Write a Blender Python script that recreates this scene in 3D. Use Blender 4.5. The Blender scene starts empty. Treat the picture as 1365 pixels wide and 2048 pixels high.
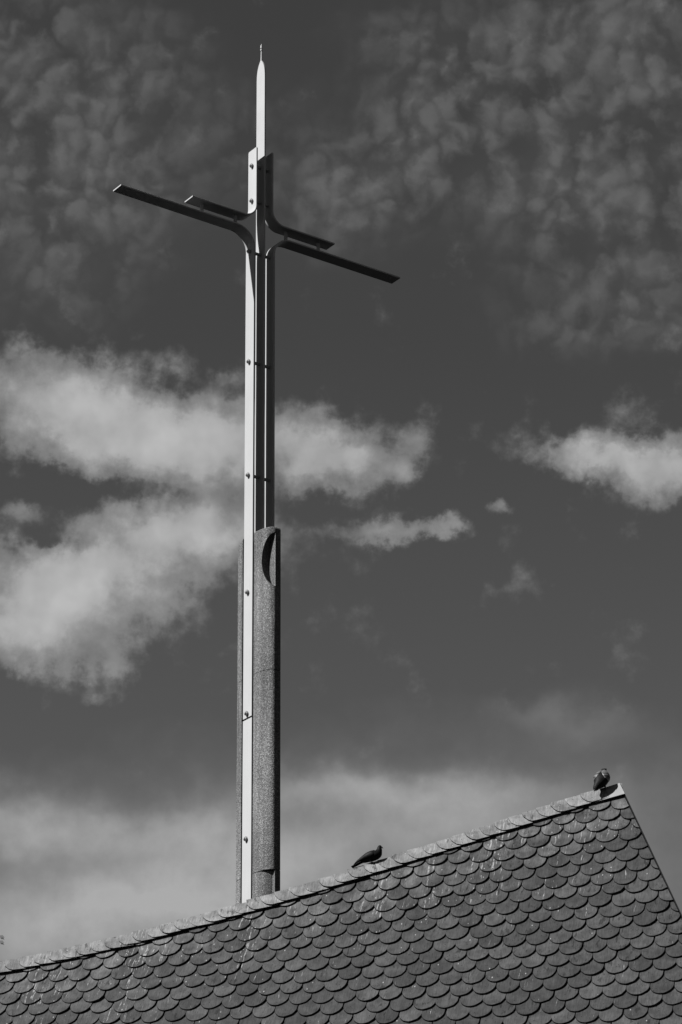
import bpy, bmesh, math, random
from mathutils import Vector, Matrix
R = math.radians
random.seed(7)
scene = bpy.context.scene
C = scene.collection

# ------------------------------------------------------------------ camera
CAM_Z = 1.6
PITCH, ROLL = R(23.703), R(0.4208)
cd = bpy.data.cameras.new('camera')
cam = bpy.data.objects.new('camera', cd); C.objects.link(cam)
cd.sensor_fit = 'VERTICAL'; cd.sensor_height = 36.0; cd.sensor_width = 24.0
cd.lens = 107.65; cd.clip_start = 0.5; cd.clip_end = 6000
fw = Vector((0, math.cos(PITCH), math.sin(PITCH)))
rt = Vector((1, 0, 0)); up = Vector((0, -math.sin(PITCH), math.cos(PITCH)))
cx = rt*math.cos(ROLL) - up*math.sin(ROLL); cy = rt*math.sin(ROLL) + up*math.cos(ROLL)
m = Matrix((cx, cy, -fw)).transposed().to_4x4(); m.translation = (0, 0, CAM_Z)
cam.matrix_world = m
scene.camera = cam
scene.view_settings.view_transform = 'Standard'
scene.view_settings.look = 'None'
scene.view_settings.exposure = 1.2      # the photograph is exposed for deep contrast: dark sky, bright sunlit steel
scene.view_settings.gamma = 1.0
scene.view_settings.use_curve_mapping = False
scene.cycles.max_bounces = 4; scene.cycles.diffuse_bounces = 2; scene.cycles.glossy_bounces = 2

# ------------------------------------------------------------------ node helper
class NT:
    def __init__(s, tree): s.t = tree; s.n = tree.nodes; s.l = tree.links
    def node(s, typ, **kw):
        nd = s.n.new(typ)
        for k, v in kw.items(): setattr(nd, k, v)
        return nd
    def put(s, sock, v):
        if isinstance(v, bpy.types.NodeSocket): s.l.new(v, sock)
        elif v is not None:
            if sock.type == 'RGBA' and not hasattr(v, '__len__'): v = (v, v, v, 1)
            elif sock.type == 'RGBA' and len(v) == 3: v = (*v, 1)
            sock.default_value = v
    def math(s, op, a, b=None, c=None, clamp=False):
        nd = s.node('ShaderNodeMath', operation=op, use_clamp=clamp)
        s.put(nd.inputs[0], a); s.put(nd.inputs[1], b); s.put(nd.inputs[2], c)
        return nd.outputs[0]
    def vec(s, op, a, b=None, scale=None):
        nd = s.node('ShaderNodeVectorMath', operation=op)
        s.put(nd.inputs[0], a); s.put(nd.inputs[1], b)
        if scale is not None: s.put(nd.inputs['Scale'], scale)
        return nd.outputs['Value'] if op in ('DOT_PRODUCT', 'LENGTH', 'DISTANCE') else nd.outputs[0]
    def comb(s, x, y, z=0.0):
        nd = s.node('ShaderNodeCombineXYZ')
        s.put(nd.inputs[0], x); s.put(nd.inputs[1], y); s.put(nd.inputs[2], z); return nd.outputs[0]
    def sep(s, v):
        nd = s.node('ShaderNodeSeparateXYZ'); s.put(nd.inputs[0], v); return nd.outputs
    def noise(s, v, scale, detail=3, rough=.5, dist=0.0, out=0):
        nd = s.node('ShaderNodeTexNoise'); s.put(nd.inputs['Vector'], v)
        nd.inputs['Scale'].default_value = scale; nd.inputs['Detail'].default_value = detail
        nd.inputs['Roughness'].default_value = rough; nd.inputs['Distortion'].default_value = dist
        return nd.outputs[out]
    def voro(s, v, scale, feature='F1', smooth=1.0, out='Distance', rnd=1.0, dim='3D'):
        nd = s.node('ShaderNodeTexVoronoi', feature=feature, voronoi_dimensions=dim); s.put(nd.inputs['Vector'], v)
        nd.inputs['Scale'].default_value = scale; nd.inputs['Randomness'].default_value = rnd
        if feature == 'SMOOTH_F1': nd.inputs['Smoothness'].default_value = smooth
        return nd.outputs[out]
    def ramp(s, v, a, b, lo=0.0, hi=1.0, smooth=True):
        nd = s.node('ShaderNodeMapRange', interpolation_type='SMOOTHSTEP' if smooth else 'LINEAR')
        s.put(nd.inputs[0], v); s.put(nd.inputs[1], a); s.put(nd.inputs[2], b)
        s.put(nd.inputs[3], lo); s.put(nd.inputs[4], hi); return nd.outputs[0]
    def mix(s, f, a, b):
        nd = s.node('ShaderNodeMix', data_type='FLOAT'); s.put(nd.inputs[0], f)
        s.put(nd.inputs[2], a); s.put(nd.inputs[3], b); return nd.outputs[0]

# ------------------------------------------------------------------ sun (from the left, slightly behind the viewer)
AL = R(35.4895)                                  # plan angle of the cross arms
A_DIR = Vector((math.cos(AL), math.sin(AL), 0)); B_DIR = Vector((math.sin(AL), -math.cos(AL), 0))
travel = (A_DIR + B_DIR*0.165 + Vector((0, 0, -0.90))).normalized()
sd = bpy.data.lights.new('sun', 'SUN'); sd.energy = 5.0; sd.angle = R(0.53); sd.color = (1, 1, 1)
sun = bpy.data.objects.new('sun', sd); C.objects.link(sun)
sun.rotation_euler = travel.to_track_quat('-Z', 'Y').to_euler(); sun.location = (-40, -20, 60)
to_sun = -travel
SUN_EL = math.asin(to_sun.z); SUN_AZ = math.atan2(to_sun.x, to_sun.y)

# ------------------------------------------------------------------ sky: daylight sky seen through a red filter, monochrome, with clouds
CUMULUS = [(-6.439, 26.117, 1.12, 0.65, 0.9), (-5.079, 25.557, 1.73, 0.7, 1), (-3.628, 25.217, 1.53, 0.7, 1), (-3.924, 24.751, 1.9, 0.52, 0.7), (-2.386, 24.86, 1.22, 0.75, 0.9), (-5.481, 25.265, 1.22, 0.47, 0.6), (-0.841, 25.053, 0.92, 0.65, 0.95), (-0.121, 24.583, 1.12, 0.56, 0.9), (0.396, 24.86, 0.81, 0.56, 0.5), (1.691, 25.169, 0.46, 0.42, 0.5), (1.371, 24.614, 0.31, 0.33, 0.5), (-2.297, 26.262, 0.51, 0.23, 0.35), (-2.688, 24.296, 1.22, 0.47, 0.3), (-4.624, 24.029, 0.61, 0.37, 0.15), (-6.819, 25.405, 0.31, 0.84, 0.3), (-3.591, 23.349, 1.73, 0.56, 0.95), (-2.576, 23.456, 0.92, 0.65, 0.7), (-5.587, 22.466, 1.32, 0.65, 1), (-4.083, 22.687, 1.42, 0.75, 1), (-6.278, 22.166, 1.22, 0.75, 0.8), (-5.453, 21.445, 1.42, 0.65, 0.9), (-6.337, 21.141, 1.02, 0.56, 0.7), (-4.439, 20.816, 0.81, 0.37, 0.45), (-6.737, 23.547, 0.61, 0.23, 0.4), (-4.918, 20.202, 0.41, 0.17, 0.35), (1.501, 23.396, 0.86, 0.26, 0.75), (0.582, 23.268, 0.61, 0.23, 0.55), (2.212, 23.336, 0.46, 0.23, 0.4), (3.244, 23.778, 0.46, 0.21, 0.5), (-0.232, 23.368, 0.41, 0.23, 0.3), (5.835, 24.664, 1.12, 0.45, 0.95), (6.796, 24.45, 1.2, 0.56, 1.1), (4.7, 24.614, 0.75, 0.33, 0.8), (6.512, 24.026, 0.81, 0.37, 0.6), (5.99, 25.635, 0.51, 0.21, 0.2), (5.966, 23.306, 0.41, 0.23, 0.25), (3.284, 24.992, 1.22, 0.37, 0.12), (-6.3, 24.25, .7, .32, -.35), (-4.95, 24.15, .7, .24, -.28), (-3.4, 24.0, .9, .16, -.18), (-5.6, 23.2, .8, .2, -.35)]
LOWBAND = [(-6.404, 17.899, 1.32, 0.51, 0.7), (-4.455, 17.57, 1.83, 0.42, 0.55), (-2.805, 17.866, 0.81, 0.42, 0.55), (-3.465, 16.569, 2.54, 0.56, 0.55), (-5.66, 15.987, 2.24, 0.75, 0.5), (-1.242, 17.224, 1.83, 0.56, 0.5), (0.131, 18.422, 2.03, 0.37, 0.5), (2.586, 18.48, 2.03, 0.37, 0.5), (-0.654, 18.705, 0.92, 0.33, 0.3), (3.913, 19.933, 0.81, 0.23, 0.18), (4.888, 19.624, 0.92, 0.23, 0.15), (2.078, 17.749, 2.54, 0.47, 0.5), (-2.586, 15.749, 3.05, 0.75, 0.4), (3.0, 17.3, 7.0, 2.3, .36), (-4.5, 16.2, 5.5, 1.9, .45)]
HIGHPUFF = [(-6.687, 31.691, 2.08, 2.15, 1), (-5.114, 29.917, 2.29, 1.68, 0.8), (-3.778, 32.25, 0.94, 1.03, 0.5), (-1.911, 30.812, 1.35, 1.03, 0.45), (-0.3, 29.337, 1.25, 1.03, 0.6), (-5.89, 27.948, 1.87, 1.22, 0.5), (3.526, 31.754, 2.7, 1.59, 0.9), (6.201, 31.178, 2.39, 2.15, 1.1), (0.778, 29.976, 1.25, 1.03, 0.6), (2.399, 30.408, 1.87, 1.12, 0.7), (5.525, 28.631, 2.49, 1.5, 0.7), (4.406, 27.193, 1.56, 0.56, 0.4), (6.487, 27.099, 1.56, 0.75, 0.45), (0.928, 32.639, 1.35, 0.56, 0.4)]
world = bpy.data.worlds.new('World'); scene.world = world; world.use_nodes = True
def build_sky():
    world.node_tree.nodes.clear()
    n = NT(world.node_tree)
    sky = n.node('ShaderNodeTexSky', sky_type='NISHITA', sun_disc=False)
    sky.sun_elevation = SUN_EL; sky.sun_rotation = SUN_AZ
    sky.air_density = 1.0; sky.dust_density = 0.2; sky.ozone_density = 1.5
    red = n.node('ShaderNodeSeparateColor'); n.l.new(sky.outputs[0], red.inputs[0])
    clear = n.math('MULTIPLY', red.outputs[0], 0.050)
    tc = n.node('ShaderNodeTexCoord').outputs['Generated']
    d = n.vec('NORMALIZE', tc)
    x, y, z = n.sep(d)
    az = n.math('MULTIPLY', n.math('ARCTAN2', x, y), 57.29578)
    el = n.math('MULTIPLY', n.math('ARCSINE', z), 57.29578)
    uv0 = n.comb(az, el)
    clear = n.math('MULTIPLY', clear, n.ramp(el, 27, 13, 1.0, 1.38, smooth=False))      # haze thickens towards the horizon
    # billowing edges: the cloud outline is pushed about by turbulence of the air itself
    w1 = n.vec('SUBTRACT', n.noise(d, 34, 3, .55, out=1), (.5, .5, .5))
    w2 = n.vec('SUBTRACT', n.noise(d, 130, 4, .6, out=1), (.5, .5, .5))
    uv = n.vec('ADD', uv0, n.vec('SCALE', w1, scale=1.0)); uv = n.vec('ADD', uv, n.vec('SCALE', w2, scale=.62)); uv = n.vec('ADD', uv, n.vec('SCALE', n.vec('SUBTRACT', n.noise(d, 420, 3, .6, out=1), (.5, .5, .5)), scale=.22))
    uv = n.vec('MULTIPLY', uv, (1, 1, 0))
    def blobs(lst, uv):
        tot = None
        for (a, e, ra, re_, amp) in lst:
            q = n.vec('MULTIPLY', n.vec('SUBTRACT', uv, (a, e, 0)), (1/ra, 1/re_, 0))
            g = n.math('EXPONENT', n.math('MULTIPLY', n.vec('DOT_PRODUCT', q, q), -1.0))
            tot = n.math('MULTIPLY', g, amp) if tot is None else n.math('MULTIPLY_ADD', g, amp, tot)
        return tot
    fb = n.noise(d, 60, 6, .58)
    fbs = n.noise(d, 22, 5, .5)
    # beyond the mapped quarter the same kinds of cloud go on, laid by low-frequency noise
    q = n.vec('MULTIPLY', n.vec('SUBTRACT', uv0, (0, 24, 0)), (1/9.0, 1/12.0, 0))
    outside = n.ramp(n.vec('DOT_PRODUCT', q, q), 1.0, 2.2)
    far = n.ramp(n.noise(d, 7, 4, .5), .60, .80)
    lowmask = n.ramp(el, 34, 20)
    # cumulus
    cu = n.math('ADD', blobs(CUMULUS, uv), n.math('MULTIPLY', n.math('MULTIPLY', outside, far), lowmask))
    sunward = tuple((Vector((-.55, 0, .75)))*.006)
    relief = n.math('SUBTRACT', n.noise(d, 48, 3, .5), n.noise(n.vec('ADD', d, sunward), 48, 3, .5))      # billows lit from the sun's side
    cu_t = n.math('MULTIPLY_ADD', n.math('SUBTRACT', fb, .5), 1.75, n.math('MINIMUM', cu, 1.7))
    cu_t = n.math('MULTIPLY_ADD', n.math('SUBTRACT', fbs, .5), .45, cu_t)
    cu_d = n.math('MULTIPLY', n.ramp(cu_t, .05, 1.35, .22, 1.0, smooth=False), n.ramp(cu_t, .12, .70))
    cu_b = n.math('MULTIPLY_ADD', n.ramp(cu_t, .7, 1.9), .13, .30)
    cu_b = n.math('MULTIPLY_ADD', relief, .34, cu_b)
    cu_b = n.math('MULTIPLY_ADD', n.math('SUBTRACT', n.noise(d, 15, 3, .5), .5), .22, cu_b)
    # low stratus bank, soft
    uvs = n.vec('ADD', uv0, n.vec('SCALE', w1, scale=1.3)); uvs = n.vec('MULTIPLY', n.vec('ADD', uvs, n.vec('SCALE', w2, scale=.35)), (1, 1, 0))
    lo_ = n.math('ADD', blobs(LOWBAND, uvs), n.math('MULTIPLY', n.math('MULTIPLY', outside, far), n.ramp(el, 20, 15)))
    lo_d = n.ramp(n.math('MULTIPLY_ADD', n.math('SUBTRACT', fbs, .5), n.math('MULTIPLY', n.math('MINIMUM', lo_, .6), 1.3), n.math('MULTIPLY', lo_, n.math('MULTIPLY_ADD', n.math('SUBTRACT', fb, .5), .9, 1.0))), .06, 1.35, smooth=False)
    # high altocumulus puffs
    dw = n.vec('ADD', uv0, n.vec('SCALE', w2, scale=.42)); dw = n.vec('ADD', dw, n.vec('SCALE', w1, scale=1.5))
    vp = n.voro(dw, 1.75, 'SMOOTH_F1', .35, dim='2D')
    vs = n.voro(n.vec('ADD', dw, (-.10, .12, 0)), 1.75, 'SMOOTH_F1', .35, dim='2D')
    vf = n.voro(n.vec('ADD', dw, n.vec('SCALE', w2, scale=.3)), 3.6, 'F1', dim='2D')
    puff = n.ramp(n.math('MULTIPLY_ADD', n.math('SUBTRACT', fb, .5), -2.0, n.math('MULTIPLY_ADD', vf, .32, n.math('MULTIPLY', vp, .85))), .98, .12)
    pf = n.math('MULTIPLY', puff, n.math('MULTIPLY_ADD', n.math('SUBTRACT', vs, vp), 1.2, .85))
    pf = n.math('MULTIPLY_ADD', relief, .9, pf)
    ph = n.math('ADD', blobs(HIGHPUFF, uvs), n.math('MULTIPLY', n.math('MULTIPLY', outside, n.ramp(n.noise(d, 9, 3, .5), .38, .65)), n.ramp(el, 24, 32)))
    hi_d = n.math('MULTIPLY', n.math('MAXIMUM', pf, 0.0), n.ramp(ph, .1, 1.1))
    veil = n.math('MULTIPLY', n.ramp(fbs, .35, .75), n.ramp(ph, 0, 1.4))
    val = n.math('MULTIPLY_ADD', hi_d, .055, clear)
    val = n.math('MULTIPLY_ADD', veil, .022, val)
    val = n.mix(n.math('MULTIPLY', lo_d, .95), val, .42)
    val = n.mix(n.math('MULTIPLY', cu_d, .96), val, cu_b)
    bg = n.node('ShaderNodeBackground'); bg.inputs['Strength'].default_value = 0.435
    n.l.new(n.comb(val, val, val), bg.inputs['Color'])
    out = n.node('ShaderNodeOutputWorld'); n.l.new(bg.outputs[0], out.inputs[0])
build_sky()

# ------------------------------------------------------------------ materials
def material(name, fn):
    mt = bpy.data.materials.new(name); mt.use_nodes = True; mt.node_tree.nodes.clear()
    n = NT(mt.node_tree); b = n.node('ShaderNodeBsdfPrincipled'); o = n.node('ShaderNodeOutputMaterial')
    n.l.new(b.outputs[0], o.inputs[0]); fn(n, b); return mt
def grey(n, b, v):
    if isinstance(v, bpy.types.NodeSocket): n.l.new(n.comb(v, v, v), b.inputs['Base Color'])
    else: b.inputs['Base Color'].default_value = (v, v, v, 1)
def bump(n, b, h, dist, strength=1.0):
    nd = n.node('ShaderNodeBump'); nd.inputs['Distance'].default_value = dist; nd.inputs['Strength'].default_value = strength
    n.l.new(h, nd.inputs['Height']); n.l.new(nd.outputs[0], b.inputs['Normal'])
def pos(n): return n.node('ShaderNodeNewGeometry').outputs['Position']

def m_steel(n, b):
    oc = n.node('ShaderNodeTexCoord').outputs['Object']
    st = n.noise(n.vec('MULTIPLY', oc, (60, 60, .7)), 1, 4, .6)
    bl = n.noise(oc, 1.3, 4, .6)
    sc = n.ramp(n.noise(n.vec('MULTIPLY', oc, (8, 8, 90)), 1, 2, .5), .70, .76)
    v = n.math('MULTIPLY_ADD', n.math('SUBTRACT', st, .5), .05, .252)
    v = n.math('MULTIPLY_ADD', n.math('SUBTRACT', bl, .5), .06, v)
    v = n.math('MULTIPLY_ADD', sc, -.02, v)
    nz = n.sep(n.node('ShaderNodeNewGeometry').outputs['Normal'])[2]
    v = n.mix(n.ramp(nz, .45, .8), v, n.math('MULTIPLY_ADD', n.noise(oc, 9, 4, .6), .05, .03))      # upward faces darkened in colour to cut bounce onto the upper arms' undersides
    grey(n, b, v); b.inputs['Metallic'].default_value = 0.0; b.inputs['Roughness'].default_value = .55; b.inputs['Specular IOR Level'].default_value = .2
def m_bolt(n, b): grey(n, b, .20); b.inputs['Metallic'].default_value = .0; b.inputs['Roughness'].default_value = .5
def m_concrete(n, b):
    oc = n.node('ShaderNodeTexCoord').outputs['Object']
    g1 = n.voro(oc, 70, 'F1', out='Color'); gx = n.sep(g1)[0]
    d1 = n.voro(oc, 70, 'F1')
    g2 = n.sep(n.voro(oc, 120, 'F1', out='Color'))[1]
    v = n.math('MULTIPLY_ADD', n.math('POWER', gx, 3.0), .10, .056)
    v = n.math('MULTIPLY_ADD', n.math('POWER', g2, 6.0), .14, v)
    v = n.math('MULTIPLY', v, n.ramp(d1, .75, .35, .6, 1.0))
    run = n.noise(n.vec('MULTIPLY', oc, (9, 9, .5)), 1, 4, .6)
    v = n.math('MULTIPLY', v, n.ramp(run, .3, .7, .62, 1.28))
    v = n.math('MULTIPLY', v, n.ramp(n.noise(oc, .9, 3, .5), .3, .7, .85, 1.15))
    grey(n, b, v); b.inputs['Roughness'].default_value = .9; b.inputs['Specular IOR Level'].default_value = .25
    bump(n, b, n.math('ADD', gx, n.math('MULTIPLY', d1, -1.0)), .006, .8)
GAM, PHI = R(17.3226), R(60.4026)
r_ = Vector((math.cos(GAM), -math.sin(GAM), 0)); o_ = Vector((-math.sin(GAM), -math.cos(GAM), 0))
d_ = o_*math.cos(PHI) - Vector((0, 0, math.sin(PHI)))
n_ = o_*math.sin(PHI) + Vector((0, 0, math.cos(PHI)))
APEX = Vector((2.65242, 27.92720, 9.39772 + CAM_Z)) + d_*.068 + r_*.018
def roof_pq(n):
    rel = n.vec('SUBTRACT', pos(n), tuple(APEX))
    return n.vec('DOT_PRODUCT', rel, tuple(r_)), n.vec('DOT_PRODUCT', rel, tuple(d_))
def slate_common(n, b, base, cap=False):
    p, q = roof_pq(n)
    oi = n.node('ShaderNodeObjectInfo').outputs['Random']; isl = n.node('ShaderNodeNewGeometry').outputs['Random Per Island']
    rnd = n.math('FRACT', n.math('ADD', oi, isl))
    rnd2 = n.math('FRACT', n.math('MULTIPLY', rnd, 17.31))
    pq = n.comb(p, q, n.math('MULTIPLY', rnd, 5.0))
    pq0 = n.comb(p, q, 0.0)
    v = n.math('MULTIPLY', n.ramp(rnd, 0, 1, .64 if not cap else .82, 1.30 if not cap else 1.14, False), base)
    grain = n.noise(n.vec('MULTIPLY', pq, (75, 9, 1)), 1, 4, .65)
    v = n.math('MULTIPLY', v, n.ramp(grain, .28, .75, .78, 1.25))
    blot = n.noise(pq, 9, 4, .6)
    v = n.math('MULTIPLY', v, n.ramp(blot, .3, .7, .70, 1.28))
    # dark damp stains on a few tiles
    ds = n.math('MULTIPLY', n.ramp(n.noise(n.vec('MULTIPLY', pq, (26, 10, 1)), 1, 2, .5), .59, .67), n.ramp(rnd2, .45, .7))
    v = n.math('MULTIPLY', v, n.ramp(ds, 0, 1, 1, .45))
    # droppings: pale vertical runs, denser under the ridge where birds sit
    pm = n.math('MULTIPLY', p, -1.0)
    qr = n.math('MULTIPLY_ADD', pm, n.math('SUBTRACT', .335, n.math('MULTIPLY', pm, .0105)), .15)
    depth = n.math('SUBTRACT', q, qr)
    near = n.ramp(depth, 1.9, 0.0)
    lanes = n.ramp(n.noise(n.comb(p, 0.0, 0.0), 2.1, 3, .6), .42, .62, .25, 1.0)
    near = n.math('MULTIPLY', near, lanes)
    wob = n.math('MULTIPLY_ADD', n.noise(pq0, 5, 2, .5), .05, p)
    run = n.noise(n.comb(n.math('MULTIPLY', wob, 50), n.math('MULTIPLY', q, 2.6)), 1, 4, .6)
    th = n.math('MULTIPLY_ADD', near, -.13, .665)
    rm = n.math('MULTIPLY', n.ramp(n.math('SUBTRACT', run, th), 0, .06), n.ramp(n.noise(pq0, 16, 3, .6), .40, .58))
    vn = n.node('ShaderNodeTexVoronoi', feature='F1', voronoi_dimensions='2D'); vn.inputs['Scale'].default_value = 26
    n.put(vn.inputs['Vector'], n.comb(p, n.math('MULTIPLY', q, .55))); spk = vn.outputs['Distance']; spc = n.sep(vn.outputs['Color'])[0]
    sm = n.math('MULTIPLY', n.ramp(n.math('MULTIPLY_ADD', n.noise(pq0, 60, 2, .5), .16, spk), .25, .14), n.ramp(spc, n.math('MULTIPLY_ADD', near, -.20, .985), 1.0, 0, 1.0))
    wm = n.math('MAXIMUM', rm, n.math('MULTIPLY', sm, 2.0, clamp=True))
    # dust film and lichen under the ridge
    film = n.math('MULTIPLY', n.ramp(depth, 1.0, 0.0), n.ramp(n.noise(n.vec('MULTIPLY', pq0, (7, 3, 1)), 1, 4, .6), .3, .65))
    if not cap: v = n.math('MULTIPLY', v, n.ramp(film, 0, 1, 1, 2.0))
    v = n.mix(n.math('MULTIPLY', wm, .8), v, .20)
    # lichen specks, dark
    vn = n.node('ShaderNodeTexVoronoi', feature='F1', voronoi_dimensions='2D'); vn.inputs['Scale'].default_value = 38
    n.put(vn.inputs['Vector'], pq0); ls = vn.outputs['Distance']; lc = n.sep(vn.outputs['Color'])[1]
    lm = n.math('MULTIPLY', n.ramp(ls, .25, .15), n.ramp(lc, .90, .95))
    v = n.math('MULTIPLY', v, n.ramp(lm, 0, 1, 1, .3))
    grey(n, b, v); b.inputs['Roughness'].default_value = .7; b.inputs['Specular IOR Level'].default_value = .12
    bump(n, b, n.math('ADD', grain, n.noise(pq, 30, 4, .6)), .004, .7)
def m_slate(n, b): slate_common(n, b, .029)
def m_cap(n, b): slate_common(n, b, .112, True)
def m_flash(n, b):
    v = n.math('MULTIPLY_ADD', n.noise(pos(n), 14, 4, .6), .07, .11); grey(n, b, v); b.inputs['Roughness'].default_value = .5
def m_dark(n, b): grey(n, b, .008); b.inputs['Roughness'].default_value = .9; b.inputs['Specular IOR Level'].default_value = .05
def m_wall(n, b):
    v = n.math('MULTIPLY_ADD', n.noise(pos(n), 3, 5, .6), .08, .2); grey(n, b, v); b.inputs['Roughness'].default_value = .9
def m_ground(n, b):
    v = n.math('MULTIPLY_ADD', n.noise(pos(n), .08, 6, .6), .008, .004); grey(n, b, v); b.inputs['Roughness'].default_value = .95; b.inputs['Specular IOR Level'].default_value = 0.0
def m_feather(lo, hi):
    def f(n, b):
        oc = n.node('ShaderNodeTexCoord').outputs['Object']
        v = n.ramp(n.noise(n.vec('MULTIPLY', oc, (40, 90, 90)), 1, 4, .6), .3, .7, lo, hi)
        grey(n, b, v); b.inputs['Roughness'].default_value = .6; b.inputs['Specular IOR Level'].default_value = .08
    return f
def m_wing_bar(n, b):
    oc = n.node('ShaderNodeTexCoord').outputs['Object']
    x, y, z = n.sep(oc)
    t = n.math('MULTIPLY_ADD', n.noise(oc, 60, 3, .5), .008, z)
    b1 = n.math('MULTIPLY', n.ramp(t, .076, .079), n.ramp(t, .092, .089))
    b2 = n.math('MULTIPLY', n.ramp(t, .106, .109), n.ramp(t, .119, .116))
    bars = n.math('MAXIMUM', b1, b2)
    v = n.mix(bars, n.ramp(n.noise(n.vec('MULTIPLY', oc, (30, 80, 80)), 1, 3, .5), .3, .7, .04, .075), .003)
    grey(n, b, v); b.inputs['Roughness'].default_value = .55
def m_leaf(n, b):
    rp = n.node('ShaderNodeNewGeometry').outputs['Random Per Island']
    grey(n, b, n.math('MULTIPLY_ADD', rp, .05, .04)); b.inputs['Roughness'].default_value = .6
def m_bark(n, b): grey(n, b, n.math('MULTIPLY_ADD', n.noise(pos(n), 12, 5, .6), .08, .04)); b.inputs['Roughness'].default_value = .9
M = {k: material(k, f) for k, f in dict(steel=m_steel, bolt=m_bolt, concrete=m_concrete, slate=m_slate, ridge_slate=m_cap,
     zinc=m_flash, slate_edge_shade=lambda n, b: (grey(n, b, .010), b.inputs['Specular IOR Level'].__setattr__('default_value', .05)), dark_board=m_dark, wall=m_wall, ground=m_ground, dark_feather=m_feather(.0012, .004), grey_feather=m_feather(.05, .10),
     primary_feather=m_feather(.002, .007), wing_barred=m_wing_bar, neck_feather=m_feather(.0025, .009), horn=m_feather(.01, .03), leaf=m_leaf, bark=m_bark).items()}

# ------------------------------------------------------------------ object helpers
def empty(name, loc, rz=0.0):
    o = bpy.data.objects.new(name, None); C.objects.link(o); o.location = loc; o.rotation_euler = (0, 0, rz)
    o.empty_display_size = .3; return o
def tag(o, label=None, cat=None, group=None, kind=None):
    if label: o['label'] = label
    if cat: o['category'] = cat
    if group: o['group'] = group
    if kind: o['kind'] = kind
    return o
def mesh_of(name, verts, faces, smooth=None, merge=None, recalc=True):
    me = bpy.data.meshes.new(name); me.from_pydata([tuple(v) for v in verts], [], faces)
    bm = bmesh.new(); bm.from_mesh(me)
    if merge: bmesh.ops.remove_doubles(bm, verts=bm.verts, dist=merge)
    if recalc: bmesh.ops.recalc_face_normals(bm, faces=bm.faces)
    bm.to_mesh(me); bm.free()
    if smooth is not None:
        me.polygons.foreach_set('use_smooth', [True]*len(me.polygons))
        if smooth < 179: me.set_sharp_from_angle(angle=R(smooth))
    return me
def obj(name, me, mat, parent=None, loc=None, rot=None):
    o = bpy.data.objects.new(name, me); C.objects.link(o)
    if not me.materials: me.materials.append(M[mat])
    if parent: o.parent = parent
    if loc is not None: o.location = loc
    if rot is not None: o.rotation_euler = rot
    return o
def loft(rings, cap=True, closed=True):
    k = len(rings[0]); v = [p for r in rings for p in r]; f = []
    for i in range(len(rings)-1):
        for j in range(k if closed else k-1):
            a, b = i*k+j, i*k+(j+1) % k
            f.append((a, b, b+k, a+k))
    if cap: f.append(tuple(range(k-1, -1, -1))); f.append(tuple(range((len(rings)-1)*k, len(rings)*k)))
    return v, f

# ------------------------------------------------------------------ ground
N = 64
gv = [(0, 0, 0)] + [(3000*math.cos(2*math.pi*i/N), 3000*math.sin(2*math.pi*i/N), 0) for i in range(N)]
gf = [(0, 1+i, 1+(i+1) % N) for i in range(N)]
tag(obj('ground', mesh_of('ground', gv, gf), 'ground'), kind='structure')

# ------------------------------------------------------------------ church roof in the foreground
church = tag(empty('church', (APEX.x, APEX.y, 0), -GAM), 'church with steep fish-scale slate roof whose ridge sweeps up to a point', 'church')
EAVE_Q = 7.5; VERGE = 0.380
def q_low(p):
    if p < -6: return q_low(-6) - .17*(p+6)
    return .164 - .320*p + .01089*p*p + .003132*p**3
def q_top(p):
    if p < -6: return q_top(-6) - .17*(p+6)
    return -.004 - .326*p + .0097*p*p + .002987*p**3
def dq(f, p, h=.02): return (f(p+h)-f(p-h))/(2*h)
# roof deck (front and back slope) as one solid shell in the roof's own frame: x along the courses, y up the slope, z out of it
KX = 40; zc = math.sin(PHI); yc = math.cos(PHI)
def to_roof(x, y, z):            # church frame -> roof frame
    z -= APEX.z
    return (x, y*yc + z*zc, -y*zc + z*yc)
tv, bv, kv = [], [], []
for i in range(KX+1):
    s = i/KX; pt = -10 + 10*s; qt = q_top(pt) + .02
    T = (pt, -qt*yc, APEX.z - qt*zc - .015)
    ez = APEX.z - EAVE_Q*zc
    tv.append(to_roof(T[0], T[1], T[2]))
    bv.append(to_roof(-10 + (10+VERGE*EAVE_Q)*s, -EAVE_Q*yc, ez - .015))
    kv.append(to_roof(-10 + (10-1.0)*s, T[1] + (T[2]-ez)*yc/zc, ez - .015))
V = tv + bv + kv; F = []; K1 = KX+1
for i in range(KX):
    F += [(i, i+1, K1+i+1, K1+i), (i+1, i, 2*K1+i, 2*K1+i+1), (K1+i, K1+i+1, 2*K1+i+1, 2*K1+i)]
F += [(0, K1, 2*K1), (KX, 2*K1+KX, K1+KX)]
roof = obj('roof', mesh_of('roof', V, F), 'dark_board', church, (0, 0, APEX.z), (PHI, 0, 0))
# walls under the eaves
ez = APEX.z - EAVE_Q*zc
wx0, wx1, wy0, wy1 = -9.7, -1.6, -EAVE_Q*yc+.35, EAVE_Q*yc-1.6
for nm, (x0, x1, y0, y1) in dict(a=(wx0, wx1, wy0, wy0+.3), b=(wx0, wx1, wy1-.3, wy1), c=(wx0, wx0+.3, wy0+.3, wy1-.3), d=(wx1-.3, wx1, wy0+.3, wy1-.3)).items():
    vv = [(x, y, z) for z in (0, ez-.02) for x, y in ((x0, y0), (x1, y0), (x1, y1), (x0, y1))]
    obj('wall', mesh_of('wall', vv, [(0, 1, 2, 3), (4, 5, 6, 7), (0, 1, 5, 4), (1, 2, 6, 5), (2, 3, 7, 6), (3, 0, 4, 7)]), 'wall', church)

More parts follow.
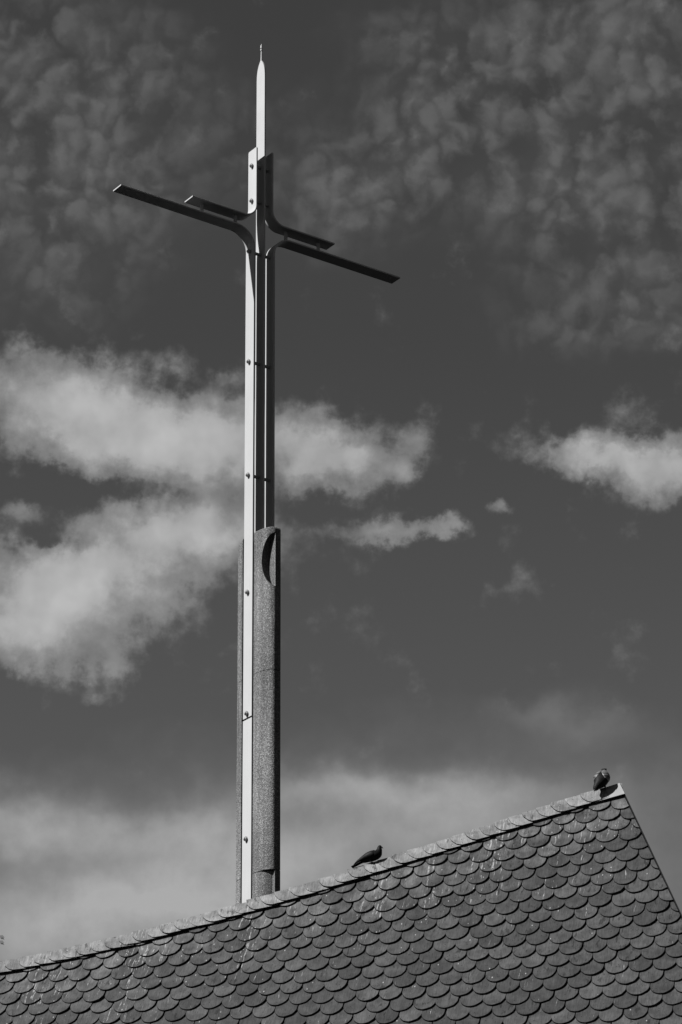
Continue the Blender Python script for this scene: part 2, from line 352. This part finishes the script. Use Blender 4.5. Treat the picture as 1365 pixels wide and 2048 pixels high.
# fish-scale slates
TW, EXP, TL, TT = .2150, .14406, .345, .0165
H0 = TT*TL/EXP
def tile_outline():
    pts = []; k = 12; rx, ry = TW/2, .112
    for i in range(k+1):
        a = math.pi + math.pi*i/k
        pts.append((rx*math.cos(a), ry + ry*math.sin(a)))
    return pts + [(rx, TL), (-rx, TL)]
def tile_data(seed=0):
    rr = random.Random(seed)
    o2 = [(x*(1+rr.uniform(-.012, .012)), y + rr.uniform(-.0025, .0025)) for x, y in tile_outline()]
    k = len(o2); bev = .0022
    v = [(x, y, 0) for x, y in o2] + [(x, y, TT-bev) for x, y in o2]
    cxm, cym = 0, .12
    v += [(x*(1-.018), y + (bev if y < .1 else 0), TT) for x, y in o2]
    f = []
    for L in (0, 1):
        for i in range(k): j = (i+1) % k; f.append((L*k+i, L*k+j, (L+1)*k+j, (L+1)*k+i))
    f.append(tuple(range(2*k, 3*k)))
    return v, f
TILE_DATA = [tile_data(i) for i in range(6)]
TILE_MESH = [mesh_of('tile', v, f, recalc=True) for v, f in TILE_DATA]
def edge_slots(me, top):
    me.materials.append(M[top]); me.materials.append(M['slate_edge_shade'])
    for pl in me.polygons: pl.material_index = 0 if abs(pl.normal.z) > .8 else 1  # side faces near-black: shade of the gaps around each slate set as colour
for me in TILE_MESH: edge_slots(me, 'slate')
def row_shift(p):
    pp = max(p, -8); return .02*p - .0052*pp*pp
def in_frame(w):
    rel = w - Vector((0, 0, CAM_Z)); dep = rel.dot(fw)
    return abs(rel.dot(cx)/dep) < .1125 and abs(rel.dot(cy)/dep) < .168
def roof_world(p, q, h=0): return APEX + r_*p + d_*q + n_*h
def m_tile(p, q, rz, tilt, dh): return Matrix.Translation((p, -q, dh)) @ Matrix.Rotation(rz, 4, 'Z') @ Matrix.Rotation(-tilt, 4, 'X')
cand = []
ROW0 = -.02 - (-.192*.02 - .0052*.192**2) + .939 - 8*EXP
for k in range(0, 44):
    q0 = ROW0 + k*EXP
    off = (-.192 + (TW*1.016)*(.5 if k % 2 else 0.0))
    for i in range(-46, 16):
        p = off + i*.22 + random.gauss(0, .0045)
        q = q0 + row_shift(p) + random.gauss(0, .0040) + (random.uniform(.008, .022) if random.random() < .035 else 0)      # tail tip; a few have slipped
        if p < -9.6: continue
        # region tests on the tile's extent (tail at q, head at q-TL)
        if q < q_low(p) - .03 : continue
        if p - TW/2 > VERGE*q: continue
        if q > 5.9: continue
        slope = .02 - .0104*max(p, -8)
        rz = -math.atan(slope) + random.gauss(0, .02)
        tilt = math.atan2(H0, TL) + random.gauss(0, .006) + (abs(random.gauss(0, .02)) if random.random() < .08 else 0)
        dh = H0 + random.gauss(0, .0012)
        mt = m_tile(p, q, rz, tilt, dh)
        cutc = q - TL*1.02 < q_low(p-.12)-.03 or q-TL*1.02 < q_low(p+.12)-.03
        cutv = p + TW*.55 > VERGE*(q-TL) - .005
        cand.append((p, q, mt, cutc, cutv, random.randrange(6)))
scored = []
for c in cand:
    w = roof_world(c[0], c[1]-.07)
    scored.append((0 if in_frame(w) else 1, (w - Vector((0, 0, CAM_Z))).length, c))
scored.sort(key=lambda s: (s[0], s[1]))
print('tiles in frame', sum(1 for s in scored if s[0] == 0), 'of', len(scored))
def clipped(c):
    p, q, mt, cutc, cutv, vi = c
    bm = bmesh.new()
    v, f = TILE_DATA[vi]
    bvs = [bm.verts.new(mt @ Vector(x)) for x in v]
    for ff in f: bm.faces.new([bvs[i] for i in ff])
    bmesh.ops.recalc_face_normals(bm, faces=bm.faces)
    def cut(co, no):
        gm = bm.verts[:] + bm.edges[:] + bm.faces[:]
        res = bmesh.ops.bisect_plane(bm, geom=gm, dist=1e-6, plane_co=co, plane_no=no, clear_outer=True)
        ed = [e for e in res['geom_cut'] if isinstance(e, bmesh.types.BMEdge)]
        if ed:
            try: bmesh.ops.holes_fill(bm, edges=[e for e in ed if e.is_boundary], sides=40)
            except Exception: pass
    if cutc:
        pc = min(p, .02); s = dq(q_low, pc); qc = q_low(pc) - .055
        cut(Vector((pc, -qc, 0)), Vector((s, 1, 0)).normalized())
    if cutv: cut(Vector((0, 0, 0)) + Vector((-.012, 0, 0)), Vector((1, VERGE, 0)).normalized())
    return bm
nparts = 0; rest = bmesh.new()
for s in scored:
    c = s[2]
    part = s[0] == 0 and nparts < 300
    if c[3] or c[4]:
        bm = clipped(c)
        if len(bm.faces) < 4: bm.free(); continue
        me = bpy.data.meshes.new('tile'); 
        if part:
            o = Vector((c[0], -c[1], 0)); bmesh.ops.translate(bm, verts=bm.verts, vec=-o)
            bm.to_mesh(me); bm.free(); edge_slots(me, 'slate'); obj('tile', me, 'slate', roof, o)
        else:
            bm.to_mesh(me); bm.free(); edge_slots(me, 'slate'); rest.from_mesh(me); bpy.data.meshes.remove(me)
    elif part:
        o = obj('tile', TILE_MESH[c[5]], 'slate', roof); o.matrix_local = c[2]
    else:
        tmp = TILE_MESH[c[5]].copy(); tmp.transform(c[2]); rest.from_mesh(tmp); bpy.data.meshes.remove(tmp)
    if part: nparts += 1
me = bpy.data.meshes.new('lower_tiles'); rest.to_mesh(me); rest.free(); me.materials.append(M['slate']); me.materials.append(M['slate_edge_shade'])
tag(obj('lower_tiles', me, 'slate', roof), kind='stuff')

# ridge slates: overlapping, rounded lower-left corner, each lying on the one below it
def cap_mesh(L, Hh, seed, end=False):
    rr = random.Random(seed); pts = []
    e = .105
    k = 8
    for i in range(k+1):                      # rounded exposed end, from top-left round to the bottom
        a = math.pi/2*i/k
        pts.append((e*(1-math.cos(a)), Hh*(1-math.sin(a))))
    if end:
        for i in range(k+1):
            a = math.pi/2*i/k
            pts.append((L - .12*(1-math.sin(a)), Hh*(1-math.cos(a))))
    else: pts += [(L, 0), (L, Hh)]
    pts = [(x + rr.uniform(-.003, .003), y + rr.uniform(-.003, .003)) for x, y in pts]
    kk = len(pts); t = .015
    v = [(x, y, 0) for x, y in pts] + [(x, y, t) for x, y in pts]
    f = [tuple(range(kk-1, -1, -1)), tuple(range(kk, 2*kk))] + [(i, (i+1) % kk, kk+(i+1) % kk, kk+i) for i in range(kk)]
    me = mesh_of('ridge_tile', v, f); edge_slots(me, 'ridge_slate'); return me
p = -.325; caps = []
while p > -9.4: caps.append(p); p -= .1395 * (1 + random.uniform(-.05, .05))
for i, p in enumerate(caps):
    s = dq(q_top, p+.1); rz = -math.atan(s) + random.gauss(0, .012)
    ql = q_low(p); Hh = (ql - q_top(p))*math.cos(math.atan(s))*random.uniform(.97, 1.03)
    end = i == 0
    L = .325/math.cos(math.atan(s)) + .075 if end else .30
    tilt = .012/.139
    o = obj('ridge_tile', cap_mesh(L, Hh, i, end), 'ridge_slate', roof)
    o.matrix_local = Matrix.Translation((p, -ql, .073 + random.gauss(0, .0015))) @ Matrix.Rotation(rz, 4, 'Z') @ Matrix.Rotation(tilt + random.gauss(0, .006), 4, 'Y') @ Matrix.Rotation(random.gauss(.0, .02), 4, 'X')
# dark strip added to block light beneath the ridge slates, recessed under them
bt = []; bf = []
PS = [-9.5 + 9.46*i/60 for i in range(61)]
for p in PS:
    a, b_ = q_top(p) + .012, q_low(p) - .028
    bt += [(p, -a, -.01), (p, -a, .058), (p, -b_, .058), (p, -b_, -.01)]
v, f = loft([bt[i*4:i*4+4] for i in range(61)])
obj('ridge_light_block', mesh_of('ridge_light_block', v, f), 'dark_board', roof)
# pale zinc flashing at the tip of the roof
fl = [(-.30, .095), (0.0, .0), (.062, .160), (-.06, .192), (-.22, .235)]
v = [(x, -y, .062) for x, y in fl] + [(x, -y, .068) for x, y in fl]
obj('flashing', mesh_of('flashing', v, [(0, 1, 2, 3, 4), (5, 6, 7, 8, 9)] + [(i, (i+1) % 5, 5+(i+1) % 5, 5+i) for i in range(5)]), 'zinc', roof)
# verge board along the slanting right edge
v = []
for q in (0.0, EAVE_Q):
    x = VERGE*q
    v += [(x-.006, -q, -.02), (x+.005, -q, -.02), (x+.005, -q, .046), (x-.006, -q, .046)]
obj('verge_board', mesh_of('verge_board', v, [(0, 1, 2, 3), (4, 5, 6, 7), (0, 1, 5, 4), (1, 2, 6, 5), (2, 3, 7, 6), (3, 0, 4, 7)]), 'dark_board', roof)

# ------------------------------------------------------------------ the cross
ZC = 25.1406 + CAM_Z
CX, CY = -1.32742, 45.6158
cross = tag(empty('steel_cross', (CX, CY, 0), AL), 'tall cross of flat steel plates bolted together above a ribbed concrete column', 'cross')
PW, PT, G, GU = .25, .027, .2003, .162
def L3(a, b, z): return (a, -b, z + ZC)
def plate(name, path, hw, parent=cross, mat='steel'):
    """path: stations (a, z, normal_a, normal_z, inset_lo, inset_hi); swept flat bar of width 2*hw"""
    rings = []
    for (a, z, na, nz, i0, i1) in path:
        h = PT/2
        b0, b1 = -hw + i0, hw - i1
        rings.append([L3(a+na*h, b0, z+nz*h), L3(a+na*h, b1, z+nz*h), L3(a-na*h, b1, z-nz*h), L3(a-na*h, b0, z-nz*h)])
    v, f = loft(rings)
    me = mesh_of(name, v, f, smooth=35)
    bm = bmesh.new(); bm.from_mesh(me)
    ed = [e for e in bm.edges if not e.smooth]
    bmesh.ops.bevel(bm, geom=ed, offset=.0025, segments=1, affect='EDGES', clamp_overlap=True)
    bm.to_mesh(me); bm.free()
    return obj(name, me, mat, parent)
def corner(s, r): return 0 if s >= r else r - math.sqrt(max(0, r*r-(r-s)**2))
def arc(ca, cz, rad, t0, t1, k=14): return [(ca+rad*math.cos(t0+(t1-t0)*i/k), cz+rad*math.sin(t0+(t1-t0)*i/k), math.cos(t0+(t1-t0)*i/k), math.sin(t0+(t1-t0)*i/k)) for i in range(k+1)]
ZBASE = -ZC + .0
SEAM = -8.71
LA, LU, ZU = 2.847, 1.4525, .2385
for sg in (-1, 1):
    # long plate: rises beside the post and bends out into the arm
    rad = .35; zc_ = PT/2 - rad; ca = G + rad
    st = [(sg*G, SEAM + .013, -sg, 0, 0, 0)]
    for (a, z, na, nz) in arc(ca, zc_, rad, math.pi, math.pi/2): st.append((sg*a, z, sg*na, nz, 0, 0))
    st.append((sg*LA, PT/2, 0, 1, 0, 0))
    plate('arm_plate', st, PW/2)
    plate('lower_plate', [(sg*G, ZBASE, -sg, 0, 0, 0), (sg*G, SEAM - .013, -sg, 0, 0, 0)], PW/2)
    # short plate: hangs beside the post and bends out above the arm
    rad = .25; zc_ = ZU + PT/2 + rad; ca = GU + rad
    st = []
    for s in (0, .004, .012, .022, .03): st.append((sg*GU, 1.63 - s, -sg, 0, corner(s, .03), corner(s, .02)))
    for (a, z, na, nz) in arc(ca, zc_, rad, math.pi, 1.5*math.pi): st.append((sg*a, z, sg*na, nz, 0, 0))
    st.append((sg*LU, ZU + PT/2, 0, -1, 0, 0))
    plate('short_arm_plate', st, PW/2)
    for a in (.515, 1.19):
        rings = []
        for z, r in ((PT-.002, .036), (PT+.02, .036), (PT+.021, .031), (ZU-.02, .031), (ZU-.019, .036), (ZU+.002, .036)):
            rings.append([L3(sg*a + r*math.cos(2*math.pi*i/14), r*math.sin(2*math.pi*i/14), z) for i in range(14)])
        v, f = loft(rings); obj('spacer', mesh_of('spacer', v, f, smooth=40), 'bolt', cross)
        rings = [[L3(sg*a + .026*math.cos(math.pi*i/3), .026*math.sin(math.pi*i/3), z) for i in range(6)] for z in (ZU+PT+.0005, ZU+PT+.018)]
        v, f = loft(rings); obj('nut', mesh_of('nut', v, f), 'bolt', cross)
# central post with its pointed head
st = [(0, ZBASE, -1, 0, 0, 0), (0, 3.05, -1, 0, 0, 0)]
for i in range(1, 17):
    u = i/16; hw = PW/2*max(.08, (1-u**2.8)**.8)
    st.append((0, 3.05 + (3.475-3.05)*u, -1, 0, PW/2-hw, PW/2-hw))
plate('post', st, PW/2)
# lightning rod on the tip
rings = []
for z, r in ((3.43, .016), (3.50, .014), (3.60, .011), (3.665, .010), (3.67, .019), (3.70, .02), (3.705, .011), (3.715, .011), (3.72, .019), (3.775, .018), (3.78, .008), (3.812, .004)):
    rings.append([L3(r*math.cos(2*math.pi*i/10), r*math.sin(2*math.pi*i/10), z) for i in range(10)])
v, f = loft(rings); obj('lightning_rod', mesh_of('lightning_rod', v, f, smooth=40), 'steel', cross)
# through bolts
def bolt(z, gap):
    rings = []
    x0 = -gap - PT/2
    def ring(a, r, k=12, hexa=False):
        out = []
        for i in range(k):
            t = 2*math.pi*i/k
            rr = r/math.cos((t % (math.pi/3)) - math.pi/6)*math.cos(math.pi/6) if hexa else r
            out.append(L3(a, rr*math.cos(t), z + rr*math.sin(t)))
        return out
    prof = [(x0-.060, .017, False), (x0-.058, .022, False), (x0-.041, .022, False), (x0-.040, .038, True), (x0-.001, .038, True), (x0, .027, False),
            (-x0, .027, False), (-x0+.001, .036, True), (-x0+.031, .036, True), (-x0+.032, .020, False), (-x0+.052, .018, False)]
    for a, r, hx in prof: rings.append(ring(a, r, 12, hx))
    v, f = loft(rings); obj('bolt', mesh_of('bolt', v, f, smooth=30), 'bolt', cross)
for k in range(8): bolt(-.367 - 2.065*k, G)
for z in (1.31, .626): bolt(z, GU)
# concrete column: two half shells clasping the plates, each with a projecting rib
CA, B0, RW, RB = .21, .163, .05, .542
def section(z, gd, base=False, shrink=0.0):
    left = []
    k = 14
    if base:
        ph1 = math.acos(RW/CA)
        for i in range(k+1):
            t = ph1*i/k; left.append((-CA*math.cos(t), B0 + .325*math.sin(t)))
        left.append(left[-1])
    else:
        ph1 = R(90 - 60*gd)
        for i in range(k+1):
            t = ph1*i/k; left.append((-RW-(CA-RW)*math.cos(t), B0 + (RB-B0)*math.sin(t)))
        left.append((-RW, RB - .19*gd))
    left.append((-RW, RB))
    right = []                                   # far flank: plain drum with the rib standing proud of it
    for i in range(k+1):
        t = math.pi/2*i/k; right.append((-RW-(CA-RW)*math.cos(t), B0 + .275*math.sin(t)))
    right += [right[-1], (-RW, RB)]
    pts = left + [(-a, b) for a, b in reversed(right)]
    if shrink:
        pts = [(a*(1-shrink/CA*.9), max(B0+.001, b - shrink*(b-B0)/(RB-B0))) for a, b in pts]
    return pts
TOPZ = -5.56
J1, J2 = -8.02, -11.29
def shell(sgn):
    def ring(z, gd, base=False, sh=0.0): return [L3(sgn*a, sgn*b, z) for a, b in section(z, gd, base, sh)]
    zs = []
    z0, z1 = -6.60, -5.66
    rings = [ring(J1+.004, 0), ring(J1+.1, 0)]
    for i in range(25):
        u = -1+2*i/24; z = (z0+z1)/2 + u*(z1-z0)/2
        rings.append(ring(z, math.sqrt(max(0, 1-u*u))**.9 if abs(u) < 1 else 0))
    for sh, dz in ((0, .04), (.004, .025), (.012, .011), (.024, .003), (.04, 0)): rings.append(ring(TOPZ-dz, 0, sh=sh))
    v, f = loft(rings); obj('column_segment', mesh_of('column_segment', v, f, smooth=32, merge=1e-5), 'concrete', cross)
    rings = [ring(J2+.004, 0), ring(J1-.004, 0)]
    v, f = loft(rings); obj('column_segment', mesh_of('column_segment', v, f, smooth=32, merge=1e-5), 'concrete', cross)
    rings = [ring(ZBASE, 0, True), ring(J2-.004, 0, True)]
    v, f = loft(rings); obj('column_segment', mesh_of('column_segment', v, f, smooth=32, merge=1e-5), 'concrete', cross)
    # mortar cores inside the joints
    for J in (J1, J2):
        rings = [ring(J-.02, 0, True, .02), ring(J+.02, 0, True, .02)]
        v, f = loft(rings); obj('joint', mesh_of('joint', v, f, merge=1e-5), 'dark_board', cross)
shell(1); shell(-1)

# ------------------------------------------------------------------ pigeons on the ridge
def catmull(pts, k):
    out = []
    for i in range(len(pts)-1):
        p0, p1, p2, p3 = pts[max(i-1, 0)], pts[i], pts[i+1], pts[min(i+2, len(pts)-1)]
        for j in range(k):
            t = j/k
            out.append(tuple(.5*((2*b) + (-a+c)*t + (2*a-5*b+4*c-d)*t*t + (-a+3*b-3*c+d)*t**3) for a, b, c, d in zip(p0, p1, p2, p3)))
    out.append(pts[-1]); return out
def tube(stations, seg=16, k=5):
    """stations (x, y, z, ry, rz): smooth body with oval sections square to its spine in the xz plane"""
    st = catmull(stations, k); rings = []
    for i, (x, y, z, ry, rz) in enumerate(st):
        a = st[max(i-1, 0)]; b = st[min(i+1, len(st)-1)]
        t = Vector((b[0]-a[0], b[1]-a[1], b[2]-a[2])).normalized()
        side = Vector((0, 1, 0)); side = (side - t*side.dot(t)).normalized(); nn = side.cross(t)*-1
        rings.append([tuple(Vector((x, y, z)) + side*(max(ry, .0008)*math.cos(2*math.pi*j/seg)) + nn*(max(rz, .0008)*math.sin(2*math.pi*j/seg))) for j in range(seg)])
    return loft(rings)
def wing_patch(st, s, k=6, m=9):
    """folded wing: a curved shell lying on the flank; stations (x, z, ry, rz, angle_low, angle_high)"""
    st = catmull(st, k); outer = []; inner = []
    for i, (x, z, ry, rz, a0, a1) in enumerate(st):
        a = st[max(i-1, 0)]; b = st[min(i+1, len(st)-1)]
        t = Vector((a[0]-b[0], 0, a[1]-b[1])).normalized(); nn = Vector((-t.z, 0, t.x))
        for j in range(m+1):
            an = R(a0 + (a1-a0)*j/m)
            edge = min(1, 3.2*min(j, m-j)/m + .15)*min(1, 3.0*min(i, len(st)-1-i)/len(st) + .2)
            for lst, off in ((outer, .0075*edge), (inner, -.004)):
                lst.append(tuple(Vector((x, 0, z)) + Vector((0, s, 0))*((ry+off)*math.cos(an)) + nn*((rz+off)*math.sin(an))))
    n_ = m+1; N = len(st); v = outer + inner; o = len(outer); f = []
    for i in range(N-1):
        for j in range(m):
            q = (i*n_+j, i*n_+j+1, (i+1)*n_+j+1, (i+1)*n_+j); f.append(q); f.append(tuple(o+x for x in reversed(q)))
    bd = [j for j in range(m)] ; ring = [j for j in range(n_)] + [i*n_+m for i in range(1, N)] + [(N-1)*n_+j for j in range(m-1, -1, -1)] + [i*n_ for i in range(N-2, 0, -1)]
    for a, b in zip(ring, ring[1:]+ring[:1]): f.append((a, b, o+b, o+a))
    return v, f
def pigeon(name, label, loc, rz, body, wing, tail, beak, legs, eyes, mats, size=1.0):
    root = tag(empty(name, loc, rz), label, 'bird'); root.scale = (size, size, size)
    v, f = tube(body); obj('body', mesh_of('body', v, f, smooth=180), mats['body'], root)
    for s in (-1, 1):
        v, f = wing_patch(wing, s); obj('wing', mesh_of('wing', v, f, smooth=180), mats['wing'], root)
        v, f = tube([(x, s*y, z, .0035, .0035) for x, y, z in eyes], 8, 3); obj('eye', mesh_of('eye', v, f, smooth=180), 'horn', root)
        hx, hz, fx, fz = legs
        leg = [(hx, s*.022, hz, .009, .009), ((hx+fx)/2-.004, s*.023, (hz+fz)/2, .005, .005), (fx, s*.024, fz+.004, .004, .004)]
        v, f = tube(leg, 8, 4); lg = obj('leg', mesh_of('leg', v, f, smooth=180), 'horn', root)
        for ang in (-.5, 0, .5, math.pi):
            L = .026 if ang != math.pi else .014
            dx, dy = math.cos(ang), math.sin(ang)
            vv, ff = tube([(fx, s*.024, fz+.003, .003, .003), (fx+dx*L*.6, s*.024+dy*L*.6, fz+.004, .003, .003), (fx+dx*L, s*.024+dy*L, fz+.001, .0015, .0015)], 6, 3)
            obj('toe', mesh_of('toe', vv, ff, smooth=180), 'horn', lg)
    v, f = tube(tail, 12); obj('tail', mesh_of('tail', v, f, smooth=180), mats['tail'], root)
    v, f = tube(beak, 8, 3); obj('beak', mesh_of('beak', v, f, smooth=180), 'horn', root)
    return root
ridge_az = math.atan2(r_.y, r_.x)
pw = roof_world(-2.38, .80, .078)
pigeon('pigeon', 'dark pigeon standing in profile partway along the ridge, tail low and head up', (pw.x, pw.y, pw.z), ridge_az + .05,
  body=[(-.085, 0, .034, .020, .014), (-.055, 0, .046, .036, .028), (-.01, 0, .066, .050, .042), (.04, 0, .083, .054, .050), (.078, 0, .099, .046, .045), (.094, 0, .127, .029, .030), (.098, 0, .148, .0225, .024), (.103, 0, .162, .020, .021), (.112, 0, .170, .012, .013), (.117, 0, .172, .003, .003)],
  wing=[(.066, .100, .045, .044, 5, 40), (.04, .085, .055, .051, -20, 62), (-.01, .068, .053, .045, -20, 74), (-.055, .050, .041, .034, -12, 80), (-.10, .030, .027, .021, 0, 82), (-.135, .012, .017, .013, 15, 80), (-.156, .002, .009, .008, 30, 70)],
  tail=[(-.06, 0, .040, .028, .016), (-.10, 0, .020, .028, .010), (-.14, 0, .001, .030, .007), (-.172, 0, -.012, .031, .005), (-.178, 0, -.015, .028, .002)],
  beak=[(.115, 0, .163, .007, .007), (.124, 0, .158, .005, .0055), (.131, 0, .150, .003, .003), (.134, 0, .145, .001, .001)],
  legs=(.012, .035, .016, .010), eyes=[(.111, .012, .166), (.111, .018, .166), (.111, .0195, .166)],
  mats=dict(body='dark_feather', wing='primary_feather', tail='dark_feather'))
pw = roof_world(-.158, .078, .098)
pigeon('pigeon', 'grey pigeon with dark wing bars pecking at the roof tip, tail raised', (pw.x, pw.y, pw.z), math.atan2(-.96, -.28),
  body=[(-.060, 0, 0.142, .018, .014), (-.046, 0, 0.126, .036, .028), (-.022, 0, 0.096, .055, .045), (.006, -.003, 0.064, .061, .052), (.030, -.012, 0.032, .049, .046), (.045, -.024, 0.010, .034, .034), (.054, -.034, -0.008, .026, .027), (.062, -.040, -0.022, .021, .021), (.070, -.043, -0.031, .012, .012), (.074, -.044, -0.034, .003, .003)],
  wing=[(.022, 0.042, .053, .049, -8, 50), (.004, 0.066, .062, .053, -24, 76), (-.022, 0.096, .056, .046, -24, 87), (-.044, 0.124, .042, .032, -12, 88), (-.060, 0.142, .029, .021, 0, 88), (-.078, 0.160, .018, .012, 15, 86), (-.090, 0.172, .009, .007, 30, 70)],
  tail=[(-.048, 0, 0.128, .026, .016), (-.072, 0, 0.156, .025, .010), (-.095, 0, 0.178, .024, .007), (-.110, 0, 0.190, .022, .005), (-.114, 0, 0.194, .016, .002)],
  beak=[(.068, -.042, -0.032, .007, .007), (.075, -.047, -0.040, .005, .005), (.079, -.049, -0.046, .003, .003), (.080, -.050, -0.051, .001, .001)],
  legs=(-.012, 0.030, .0, .0), eyes=[(.064, -.02, -0.016), (.064, -.0195, -0.016), (.064, -.019, -0.016)],
  mats=dict(body='neck_feather', wing='wing_barred', tail='dark_feather'), size=1.22)

# ------------------------------------------------------------------ tree beyond the church; only its outermost leaves reach the view
def tree():
    rr = random.Random(3)
    tip = Vector((-4.495, 38.856, 12.601))        # outermost leaf of the crown
    tip.x += .055; base = Vector((tip.x - 2.80, tip.y + .5, 0)); top = tip.z + 1.6
    root = tag(empty('tree', base), 'leafy tree beyond the church with a leaf tip showing over the ridge', 'tree')
    v, f = [], []
    def limb(a, b, r0, r1):
        d = (b-a).normalized(); s1 = d.orthogonal().normalized(); s2 = d.cross(s1); o = len(v); k = 7
        for p_, r in ((a, r0), (a.lerp(b, .5) + Vector((rr.uniform(-.05, .05), rr.uniform(-.05, .05), 0)), (r0+r1)/2), (b, r1)):
            for i in range(k): v.append(p_ + s1*r*math.cos(2*math.pi*i/k) + s2*r*math.sin(2*math.pi*i/k))
        for j in range(2):
            for i in range(k): f.append((o+j*k+i, o+j*k+(i+1) % k, o+(j+1)*k+(i+1) % k, o+(j+1)*k+i))
    cen = Vector((0, 0, tip.z - 1.2)); limb(Vector((0, 0, 0)), Vector((.1, 0, tip.z-2.5)), .22, .12); limb(Vector((.1, 0, tip.z-2.5)), Vector((0, 0, top-.4)), .12, .03)
    lv, lf = [], []
    def leaf(p_, L):
        d = Vector((rr.gauss(0, 1), rr.gauss(0, 1), rr.gauss(-.4, .7))).normalized(); s1 = d.orthogonal().normalized()*L*.28; o = len(lv)
        up_ = d.cross(s1).normalized()*L*.06
        lv.extend([p_, p_ + d*L*.5 + s1 + up_, p_ + d*L, p_ + d*L*.5 - s1 + up_]); lf.append((o, o+1, o+2)); lf.append((o, o+2, o+3))
    for i in range(70):
        t = rr.random(); an = rr.uniform(0, 6.283); ph = rr.uniform(-1, 1)
        R_ = 2.25*(rr.random()**.4)
        e = cen + Vector((R_*math.cos(an)*math.sqrt(1-ph*ph), R_*math.sin(an)*math.sqrt(1-ph*ph), 2.6*ph*R_/2.25))
        limb(Vector((.05, 0, max(2, e.z-1.2))), e, .035, .008)
        for k in range(75):
            q = e + Vector((rr.gauss(0, .26), rr.gauss(0, .26), rr.gauss(0, .24)))
            if (q.x**2 + q.y**2) < 2.45**2: leaf(q, rr.uniform(.07, .12))
    tw = tip - base; limb(Vector((1.6, -.3, tw.z-.5)), tw + Vector((-.06, 0, .02)), .012, .003)
    for dz in (.05, -.02, -.30):
        for k in range(2):
            o = len(lv); p_ = tw + Vector((-.07, 0, dz)); d = Vector((.075, 0, -.03-.03*k)); w_ = Vector((.01, .005, .02))
            lv.extend([p_, p_+d*.5+w_, p_+d, p_+d*.5-w_]); lf.append((o, o+1, o+2)); lf.append((o, o+2, o+3))
    obj('trunk', mesh_of('trunk', v, f, smooth=60), 'bark', root)
    obj('crown', mesh_of('crown', lv, lf, recalc=False), 'leaf', root)
tree()
